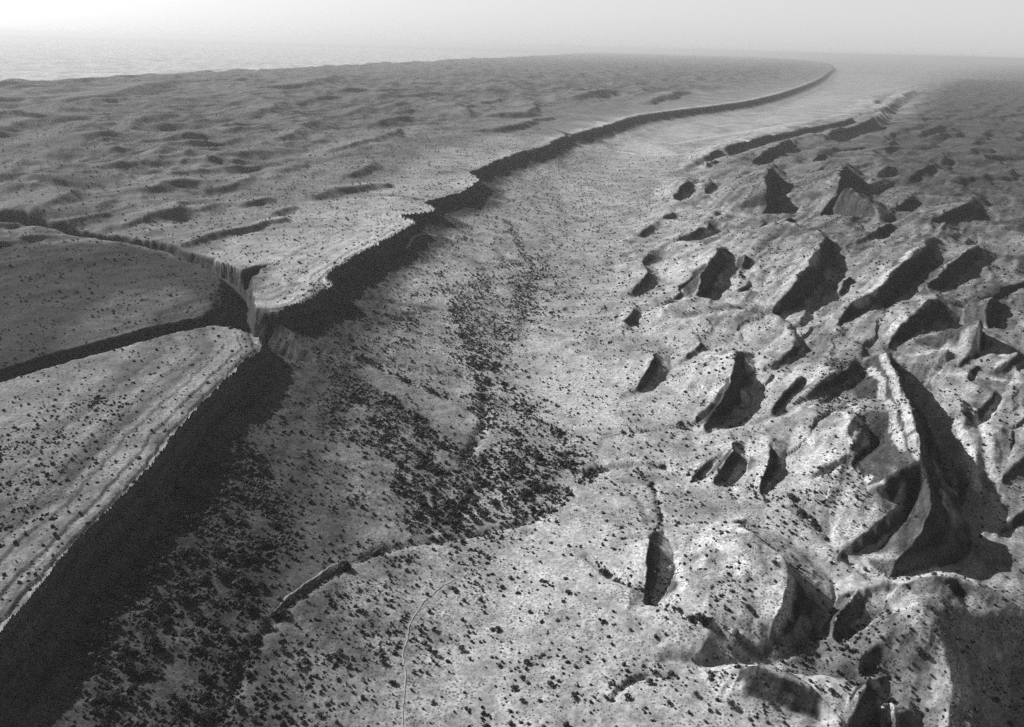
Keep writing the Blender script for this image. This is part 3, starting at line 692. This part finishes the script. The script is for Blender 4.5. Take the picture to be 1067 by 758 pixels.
def drape(pts):
    out = []
    for u, v in pts:
        z_ = 15.0
        for _ in range(12):
            p = px(u, v, z_); z_ = .6 * z_ + .4 * float(ground_z(p[:1], p[1:])[0])
        out.append(px(u, v, z_))
    return chaikin(np.array(out), 2)
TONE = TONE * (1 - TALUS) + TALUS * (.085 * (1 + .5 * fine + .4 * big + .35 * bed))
shaded_face = np.maximum(M['face'], np.maximum(M['gor'], (M['talus'] & (M['d'] < 34)) * 1.0))
TONE = TONE * (1 - shaded_face) + shaded_face * .07 * (1 + .5 * fine + .8 * np.clip(fbm(Z + 3 * fbm(X, Y, 60, 2, 193), Z * 0, 11.0, 3, 192) * 2, -1, 1))  # steep faces painted near black to deepen the shade they lie in
TONE = np.minimum(TONE, np.where(BEY > .3, .8, .40 + .12 * np.tanh((TONE - .40) / .12)))
for pts, w, t in BANDS:
    w = w * 1.6; t = min(t * 1.2, .58) if t > .25 else t   # pale and dark beds of rock cropping out along the slopes
    P = drape(pts); R = w * 3 + 20
    ii = np.nonzero((X > P[:, 0].min() - R) & (X < P[:, 0].max() + R) & (Y > P[:, 1].min() - R) & (Y < P[:, 1].max() + R))
    xx, yy = X[ii], Y[ii]
    d_, s_, _, run_ = polydist(xx + 2.5 * fbm(xx, yy, 25, 3, 151), yy + 2.5 * fbm(xx, yy, 25, 3, 152), P)
    k = sstep(w * 1.15, w * .5, d_ * (1 + .5 * fbm(xx, yy, 18, 2, 153))) * sstep(-.75, -.2, perlin(run_ / 22., run_ * 0, 154))
    TONE[ii] = TONE[ii] * (1 - .85 * k) + .85 * k * t * (1 + .5 * fine[ii])
TONE = np.clip(TONE, .03, .8).astype(np.float32)

# ------------------------------------------------------------------ materials
def new_mat(name):
    m = bpy.data.materials.new(name); m.use_nodes = True; m.node_tree.nodes.clear()
    return m, m.node_tree.nodes, m.node_tree.links
def ground_mat(plain=False):
    m, N, L = new_mat("pale_plain" if plain else "dry_ground")
    out = N.new("ShaderNodeOutputMaterial"); b = N.new("ShaderNodeBsdfPrincipled")
    b.inputs['Roughness'].default_value = .95; b.inputs['Specular IOR Level'].default_value = .1
    at = N.new("ShaderNodeAttribute"); at.attribute_name = "tone"
    tc = N.new("ShaderNodeTexCoord")
    def noise(scale, detail, rough=.6):
        n = N.new("ShaderNodeTexNoise"); n.inputs['Scale'].default_value = scale; n.inputs['Detail'].default_value = detail
        n.inputs['Roughness'].default_value = rough; L.new(tc.outputs['Object'], n.inputs['Vector']); return n
    def rng_(sock, a0, a1, b0, b1):
        r = N.new("ShaderNodeMapRange"); L.new(sock, r.inputs['Value'])
        for k, v in zip(('From Min', 'From Max', 'To Min', 'To Max'), (a0, a1, b0, b1)): r.inputs[k].default_value = v
        return r.outputs[0]
    def mul(a, c):
        m_ = N.new("ShaderNodeMath"); m_.operation = 'MULTIPLY'; L.new(a, m_.inputs[0]); L.new(c, m_.inputs[1]); return m_.outputs[0]
    n1 = noise(.22, 5, .7); n2 = noise(.035, 5, .65)
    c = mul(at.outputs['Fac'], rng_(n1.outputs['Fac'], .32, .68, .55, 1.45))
    c = mul(c, rng_(n2.outputs['Fac'], .35, .65, .8, 1.2))
    # grass tussocks and stones smaller than the bushes
    vo = N.new("ShaderNodeTexVoronoi"); vo.inputs['Scale'].default_value = .38; L.new(tc.outputs['Object'], vo.inputs['Vector'])
    thr = mul(rng_(n2.outputs['Fac'], .4, .65, .16, .42), rng_(n1.outputs['Fac'], .35, .65, .6, 1.4))
    lt = N.new("ShaderNodeMath"); lt.operation = 'SUBTRACT'; L.new(vo.outputs['Distance'], lt.inputs[0]); L.new(thr, lt.inputs[1])
    c = mul(c, rng_(lt.outputs[0], -.05, .1, .38, 1.1))
    if plain:
        n4 = noise(.0012, 5, .6); c = mul(at.outputs['Fac'], rng_(n4.outputs['Fac'], .3, .7, .8, 1.2)); L.new(c, b.inputs['Base Color']); L.new(b.outputs[0], out.inputs[0]); return m
    L.new(c, b.inputs['Base Color']); L.new(b.outputs[0], out.inputs[0])
    bp_ = N.new("ShaderNodeBump"); bp_.inputs['Strength'].default_value = .7; bp_.inputs['Distance'].default_value = 1.3
    n3 = noise(.12, 6, .65); L.new(n3.outputs['Fac'], bp_.inputs['Height']); L.new(bp_.outputs[0], b.inputs['Normal'])
    return m
GM = ground_mat(); GP = ground_mat(True)

def grid_mesh(name, cellmask, label):
    idx = np.nonzero(cellmask.ravel())[0]
    j, i = np.divmod(idx, NA - 1)
    v0 = j * NA + i
    quads = np.stack([v0, v0 + NA, v0 + NA + 1, v0 + 1], 1)   # wound to face up
    used, inv = np.unique(quads, return_inverse=True); inv = inv.reshape(-1)
    me = bpy.data.meshes.new(name)
    me.vertices.add(len(used)); co = np.stack([X.ravel()[used], Y.ravel()[used], Z.ravel()[used]], 1).astype(np.float32)
    me.vertices.foreach_set('co', co.ravel())
    nf = len(quads); me.loops.add(nf * 4); me.polygons.add(nf)
    me.loops.foreach_set('vertex_index', inv.astype(np.int32)[np.arange(nf * 4)].reshape(nf, 4)[:, ::-1].ravel())
    me.polygons.foreach_set('loop_start', np.arange(0, nf * 4, 4, dtype=np.int32))
    me.polygons.foreach_set('use_smooth', np.ones(nf, bool))
    me.update()
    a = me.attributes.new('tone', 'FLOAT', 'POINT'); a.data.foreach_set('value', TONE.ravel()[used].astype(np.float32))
    me.materials.append(GP if name == 'plain' else GM)
    o = bpy.data.objects.new(name, me); S.collection.objects.link(o)
    o['kind'] = 'structure'; o['label'] = label
    return o
ALL = np.ones((NR - 1, NA - 1), bool)
CEN = lambda F: F[:-1, :-1]
hp = to_world([(940,80),(915,100),(870,128),(760,148),(700,176),(680,210),(650,250),(640,330),(620,420),(640,480),(590,510),(570,560),(520,640),(560,758)], 0)
hp = np.vstack([hp, [[hp[-1][0], 100], [9000, 100], [60000, 40000]]])
isH = inpoly(X, Y, hp); far_ = (np.hypot(X, Y) > 26000) | (BEY > .5)
isP = M['plat'] & ~far_; isE = ~M['plat'] & M['talus'] & (M['d'] < 170) & ~isH & ~far_
isV = ~isP & ~isE & ~isH & ~far_
for nm, k, lb in (("plateau", isP, "grey tableland of tilted rock slabs left of the long dark scarp"),
                  ("escarpment", isE, "long dark cliff and debris slope between tableland and pale valley"),
                  ("valley_floor", isV, "pale dry valley floor dotted with bushes"),
                  ("hills", isH & ~far_, "ridged hogback hills with black shaded faces right of the valley"),
                  ("plain", far_, "hazy far plain reaching the horizon")):
    grid_mesh(nm, CEN(k), lb)

# ------------------------------------------------------------------ bushes
# ------------------------------------------------------------------ tracks worn into the valley floor
TM, N_, L_ = new_mat("bare_track"); o_ = N_.new("ShaderNodeOutputMaterial"); b_ = N_.new("ShaderNodeBsdfPrincipled"); n_ = N_.new("ShaderNodeTexNoise")
n_.inputs['Scale'].default_value = .3; n_.inputs['Detail'].default_value = 5; t_ = N_.new("ShaderNodeTexCoord"); r_ = N_.new("ShaderNodeMapRange")
r_.inputs['From Min'].default_value = .35; r_.inputs['From Max'].default_value = .65; r_.inputs['To Min'].default_value = .26; r_.inputs['To Max'].default_value = .5
b_.inputs['Roughness'].default_value = 1
L_.new(t_.outputs['Object'], n_.inputs['Vector']); L_.new(n_.outputs['Fac'], r_.inputs['Value']); L_.new(r_.outputs[0], b_.inputs['Base Color']); L_.new(b_.outputs[0], o_.inputs[0])
TRACKS = [
 ([(419,775),(420,740),(424,715),(420,695),(424,675),(427,660),(436,645),(447,630),(461,618),(478,607)], 2.4, 'white dirt track curving up between the bushes near the lower edge'),
 ([(470,264),(455,266),(440,270),(430,277),(424,286)], 7.0, 'pale arc of bare ground below the farther cliff'),
 ([(283,668),(300,650),(318,636),(335,622),(350,610),(372,600)], 3.0, 'white gravel bed along the dry creek'),
]
TRK = np.zeros(Z.shape, np.float32)
for pts, w, lab in TRACKS:
    P = chaikin(to_world(pts, 2.0), 3)
    seg = np.hypot(*np.diff(P, axis=0).T); cum = np.concatenate([[0], np.cumsum(seg)]); tt = np.arange(0, cum[-1], 1.2)
    Q = np.stack([np.interp(tt, cum, P[:, 0]), np.interp(tt, cum, P[:, 1])], 1)
    Tn = np.gradient(Q, axis=0); Tn /= np.hypot(*Tn.T)[:, None]; Nn = np.stack([-Tn[:, 1], Tn[:, 0]], 1)
    Q = Q + Nn * (1.5 * perlin(tt / 23., tt * 0, 5) + .5 * perlin(tt / 6., tt * 0, 6))[:, None]
    V = []; F = []
    ww = w * .5 * (.6 + 1.1 * np.abs(perlin(tt / 9., tt * 0, 9))) * np.clip(np.minimum(tt, tt[-1] - tt) / 25, .08, 1)
    offs = (-1, -.5, 0, .5, 1)
    for k in range(len(Q)):
        for o5 in offs:
            p = Q[k] + Nn[k] * ww[k] * o5; V.append((p[0], p[1], float(ground_z(p[:1], p[1:])[0]) + (.24 if abs(o5) < 1 else -.12)))
        if k:
            for c in range(4): F.append((5 * k - 5 + c, 5 * k - 4 + c, 5 * k + 1 + c, 5 * k + c)[::-1])
    me = bpy.data.meshes.new("dirt_track"); me.from_pydata(V, [], F); me.materials.append(TM)
    for p_ in me.polygons: p_.use_smooth = True
    o = bpy.data.objects.new("dirt_track", me); S.collection.objects.link(o); o['kind'] = 'structure'; o['label'] = lab
    m = (X > P[:, 0].min() - 20) & (X < P[:, 0].max() + 20) & (Y > P[:, 1].min() - 20) & (Y < P[:, 1].max() + 20)
    ii = np.nonzero(m); TRK[ii] = np.maximum(TRK[ii], sstep(w * 1.4, w * .8, polydist(X[ii], Y[ii], P)[0]))
DENS = np.full(Z.shape, 9.0, np.float32)      # bushes per 1000 square metres
DENS = np.where(M['plat'], np.where(M['d'] > 500, 3.0, 5.0), DENS); DENS = np.where(X > 300, 6.0, DENS)
DENS = np.where(TALUS > .4, 14.0, DENS)
for poly, t, soft, z in DZONES:
    k = soft_poly(poly, soft, z); DENS = DENS * (1 - k) + t * k
for pts, w, t in CREEKS:
    P = chaikin(to_world(pts, 2.0), 1)
    m = (X > P[:, 0].min() - 60) & (X < P[:, 0].max() + 60) & (Y > P[:, 1].min() - 60) & (Y < P[:, 1].max() + 60)
    ii = np.nonzero(m)
    wob = 9 * fbm(X[ii], Y[ii], 60, 3, 101)
    dd = polydist(X[ii] + wob, Y[ii] + wob, P)[0]
    DENS[ii] = np.maximum(DENS[ii], 1.3 * t * sstep(w, w * .35, dd))
DENS = DENS * (1 - TRK)
rng = np.random.RandomState(11)
def scatter(r0, r1, scale):
    a0, a1 = math.radians(-36), math.radians(36)
    dmax = 110.0 * scale
    n = int((a1 - a0) * .5 * (r1 * r1 - r0 * r0) * dmax / 1000)
    rr = np.sqrt(rng.uniform(r0 * r0, r1 * r1, n)); aa = rng.uniform(a0, a1, n)
    x = rr * np.sin(aa); y = rr * np.cos(aa)
    dn = grid_val(DENS, x, y) * scale * 1.7
    cl = fbm(x, y, 50, 3, 111); dn = dn * np.clip(1 + 2.2 * cl, .08, 3)
    dn = dn * sstep(5200, 3000, rr); dn = dn * (1 - .75 * np.clip(grid_val(shaded_face, x, y), 0, 1))
    k = rng.uniform(0, dmax, n) < dn
    return x[k], y[k]
def blob(level, seed, rough):
    import bmesh
    bm = bmesh.new(); bmesh.ops.create_icosphere(bm, subdivisions=level, radius=1.0)
    rg = np.random.RandomState(seed); co = np.array([v.co[:] for v in bm.verts], float)
    fc = np.array([[v.index for v in f.verts] for f in bm.faces])
    bm.free()
    lob = rg.normal(size=(6, 3)); lob /= np.linalg.norm(lob, axis=1)[:, None]
    k = (np.clip(co @ lob.T, 0, 1) ** 6).max(1)
    co = co * (.72 + .45 * k + rough * rg.uniform(-1, 1, len(co)))[:, None]
    co[:, 2] = co[:, 2] * .62 + .48
    co[:, 2] = np.maximum(co[:, 2], -.05)
    return co, fc
def leafy():
    m, N, L = new_mat("bush_leaves")
    out = N.new("ShaderNodeOutputMaterial"); b = N.new("ShaderNodeBsdfPrincipled"); b.inputs['Roughness'].default_value = .9
    b.inputs['Specular IOR Level'].default_value = .1
    g = N.new("ShaderNodeNewGeometry"); rp = N.new("ShaderNodeMapRange")
    rp.inputs['To Min'].default_value = .03; rp.inputs['To Max'].default_value = .11
    L.new(g.outputs['Random Per Island'], rp.inputs['Value']); L.new(rp.outputs[0], b.inputs['Base Color']); L.new(b.outputs[0], out.inputs[0])
    return m
LEAF = leafy()
BARK, N_, L_ = new_mat("bark"); o_ = N_.new("ShaderNodeOutputMaterial"); b_ = N_.new("ShaderNodeBsdfPrincipled"); b_.inputs['Base Color'].default_value = (.12, .12, .12, 1); L_.new(b_.outputs[0], o_.inputs[0])
def merged(name, x, y, size, variants):
    z = ground_z(x, y); n = len(x); which = rng.randint(0, len(variants), n)
    VS, FS, off = [], [], 0
    for k, (co, fc) in enumerate(variants):
        q = np.nonzero(which == k)[0]
        if not len(q): continue
        ang = rng.uniform(0, 6.283, len(q)); c, s_ = np.cos(ang), np.sin(ang); sz = size[q] * .5
        st = rng.uniform(.8, 1.25, len(q))
        px_ = co[None, :, 0] * sz[:, None] * st[:, None]; py_ = co[None, :, 1] * sz[:, None] / st[:, None]; pz_ = co[None, :, 2] * sz[:, None] * rng.uniform(.75, 1.3, len(q))[:, None]
        vx = px_ * c[:, None] - py_ * s_[:, None] + x[q][:, None]; vy = px_ * s_[:, None] + py_ * c[:, None] + y[q][:, None]; vz = pz_ + z[q][:, None]
        VS.append(np.stack([vx, vy, vz], 2).reshape(-1, 3)); nv = len(co)
        FS.append((fc[None] + (np.arange(len(q)) * nv + off)[:, None, None]).reshape(-1, 3)); off += nv * len(q)
    V = np.concatenate(VS).astype(np.float32); F = np.concatenate(FS).astype(np.int32)
    me = bpy.data.meshes.new(name); me.vertices.add(len(V)); me.vertices.foreach_set('co', V.ravel())
    me.loops.add(len(F) * 3); me.polygons.add(len(F)); me.loops.foreach_set('vertex_index', F.ravel())
    me.polygons.foreach_set('loop_start', np.arange(0, len(F) * 3, 3, dtype=np.int32)); me.update(); me.materials.append(LEAF)
    o = bpy.data.objects.new(name, me); S.collection.objects.link(o); return o
x1, y1 = scatter(360, 1500, 1.0)
x2, y2 = scatter(1500, 5200, .6)
s1 = rng.gamma(3.2, .62, len(x1)).clip(.7, 5.6); s2 = rng.gamma(3.5, .7, len(x2)).clip(1.2, 6.5)
s1 *= np.where((grid_val(DENS, x1, y1) > 58) & (rng.uniform(0, 1, len(x1)) < .3), 1.7, .95)
print("bushes", len(x1), len(x2))
# the 300 that show largest stand as things of their own
z1 = ground_z(x1, y1) + .5 * s1
rel = np.stack([x1, y1, z1 - CAM_H], 1); dep = rel @ Fv
U_ = CX + FPX * (rel @ Rv) / dep; V_ = CY - FPX * (rel @ Uv) / dep
lit = (ground_z(x1, y1) > -50)
score = np.where((U_ > 6) & (U_ < 1061) & (V_ < 751) & (V_ > 0), s1 / dep, 0)
score = score * np.where((U_ < 100) | (grid_val(shaded_face, x1, y1) > .4), 0, 1)
pick = np.argsort(-score)[:300]
keep = np.ones(len(x1), bool); keep[pick] = False
def one_mesh(name, V, F, mat):
    me = bpy.data.meshes.new(name); me.from_pydata([tuple(v) for v in V], [], [tuple(f) for f in F]); me.materials.append(mat); return me
def bush_meshes(seed):
    """A crown of leaf clumps with gaps between them on a short forked stem, one metre in radius."""
    rg = np.random.RandomState(seed); V, F = [], []
    nc = 15
    for c in range(nc):
        co, fc = blob(1, seed * 50 + c, .22)
        th = rg.uniform(0, 6.283); q = math.sqrt(rg.uniform(0, 1)) * .68; hgt = .42 + rg.uniform(0, .75) * (1 - q * .7)
        sc_ = rg.uniform(.26, .44)
        co = (co - [0, 0, .45]) * sc_ + [q * math.cos(th), q * math.sin(th), hgt]
        F += [[int(i) + len(V) for i in f] for f in fc]; V += co.tolist()
    for c in range(260):                                     # loose leaves round the clumps
        th = rg.uniform(0, 6.283); ph = rg.uniform(.0, 1.35); q = rg.uniform(.75, 1.08)
        p = np.array([math.cos(th) * math.cos(ph) * q, math.sin(th) * math.cos(ph) * q, .35 + math.sin(ph) * q * .85])
        a_, b_2 = rg.normal(size=3) * .075, rg.normal(size=3) * .075
        F.append([len(V), len(V) + 1, len(V) + 2]); V += [(p + a_).tolist(), (p + b_2).tolist(), (p - a_ - b_2 * .5).tolist()]
    SV, SF = [], []
    for c in range(4):
        th = rg.uniform(0, 6.283); tip = np.array([math.cos(th) * .45, math.sin(th) * .45, .75]); foot = np.array([.04 * math.cos(th), .04 * math.sin(th), -.12])
        n0 = len(SV)
        for t, w in ((0, .07), (.5, .045), (1, .02)):
            p = foot * (1 - t) + tip * t
            for k in range(5): SV.append([p[0] + w * math.cos(k * 1.2566), p[1] + w * math.sin(k * 1.2566), p[2]])
        for l in range(2):
            for k in range(5): SF.append([n0 + l * 5 + k, n0 + l * 5 + (k + 1) % 5, n0 + l * 5 + 5 + (k + 1) % 5, n0 + l * 5 + 5 + k])
    return one_mesh("crown", V, F, LEAF), one_mesh("stem", SV, SF, BARK)
PROTO = [bush_meshes(900 + k) for k in range(6)]
ZLAB = [
 (lambda u, v: u < 235, 'dark bush on the shaded slope below the long cliff', 'bushes on the debris slope'),
 (lambda u, v: u < 330, 'dark bush on the pale strip beside the dry creek bed', 'bushes beside the dry creek'),
 (lambda u, v: u < 425, 'bush on the bright flat between creek and white track', 'bushes between creek and track'),
 (lambda u, v: u < 560 and v > 640, 'dark bush on the pale flat just beyond the white track', 'bushes beyond the white track'),
 (lambda u, v: u < 700 and v > 640, 'dark bush dotting the foot of the broad pale hill', 'bushes at the foot of the pale hill'),
 (lambda u, v: u < 880 and v > 640, 'dark bush on the rounded pale spur by the lower edge', 'bushes on the rounded spur'),
 (lambda u, v: u >= 880 and v > 560, 'dark bush on the grey banded hill in the lower corner', 'bushes on the banded hill'),
 (lambda u, v: True, 'large dark bush standing farther up the pale valley', 'bushes farther up the valley')]
lab_of = {}
for zi in range(len(ZLAB)):                      # within one zone: how near the lower edge, and which part of the zone
    mem = [q for q in pick if next(i for i, zl in enumerate(ZLAB) if zl[0](U_[q], V_[q])) == zi]
    if not mem: continue
    us = np.array([U_[q] for q in mem]); v_s = np.array([V_[q] for q in mem])
    u1, u2 = np.quantile(us, [.33, .67]); v1, v2 = np.quantile(v_s, [.33, .67])
    szm = np.quantile([s1[q] for q in mem], .85)
    for q in mem:
        c = 'left' if U_[q] < u1 else ('centre' if U_[q] < u2 else 'right')
        d = 'upper' if V_[q] < v1 else ('middle' if V_[q] < v2 else 'lowest')
        pre = 'biggest ' if s1[q] > szm else ''
        lab_of[q] = (pre + ZLAB[zi][1].replace('large ', '').replace('small ', '') + ', ' + d + ' ' + c, ZLAB[zi][2])
for n_, q in enumerate(pick):
    lab, grp = lab_of[q]
    zt = float(ground_z(x1[q:q + 1], y1[q:q + 1])[0])
    e = bpy.data.objects.new("bush", None); S.collection.objects.link(e)
    e.location = (x1[q], y1[q], zt); r_ = s1[q] * .56; e.scale = (r_, r_, r_ * rng.uniform(.8, 1.25)); e.rotation_euler = (0, 0, rng.uniform(0, 6.28))
    e['label'] = lab; e['category'] = 'bush'; e['group'] = grp
    for nm, me in zip(("crown", "stem"), PROTO[n_ % 6]):
        c = bpy.data.objects.new(nm, me); S.collection.objects.link(c); c.parent = e
x1, y1, s1 = x1[keep], y1[keep], s1[keep]
o = merged("scrub", x1, y1, s1, [blob(2, k, .12) for k in range(6)]); o['kind'] = 'stuff'; o['label'] = 'dark low bushes scattered over pale ground'; o['category'] = 'scrub'
o = merged("scrub", x2, y2, s2, [blob(1, 20 + k, .15) for k in range(6)]); o['kind'] = 'stuff'; o['label'] = 'far dark scrub speckling the valley and the slopes'; o['category'] = 'scrub'

def haze():
    me = bpy.data.meshes.new("haze")
    x0, x1, y0, y1, z0, z1 = -160000, 160000, -3000, 160000, float(Z.min()) - 3, CAM_H + 45
    v = [(x, y, z) for x in (x0, x1) for y in (y0, y1) for z in (z0, z1)]
    f = [(0, 1, 3, 2), (4, 6, 7, 5), (0, 4, 5, 1), (2, 3, 7, 6), (0, 2, 6, 4), (1, 5, 7, 3)]
    me.from_pydata(v, [], f)
    m, N, L = new_mat("haze_air")
    out = N.new("ShaderNodeOutputMaterial"); vol = N.new("ShaderNodeVolumePrincipled")
    vol.inputs['Color'].default_value = (.95, .95, .95, 1); vol.inputs['Density'].default_value = HAZE_DENSITY; vol.inputs['Anisotropy'].default_value = .3
    L.new(vol.outputs[0], out.inputs['Volume']); me.materials.append(m)
    o = bpy.data.objects.new("haze", me); S.collection.objects.link(o)
    o['kind'] = 'stuff'; o['label'] = 'pale haze in the air over the far plain'; o['category'] = 'haze'
haze()
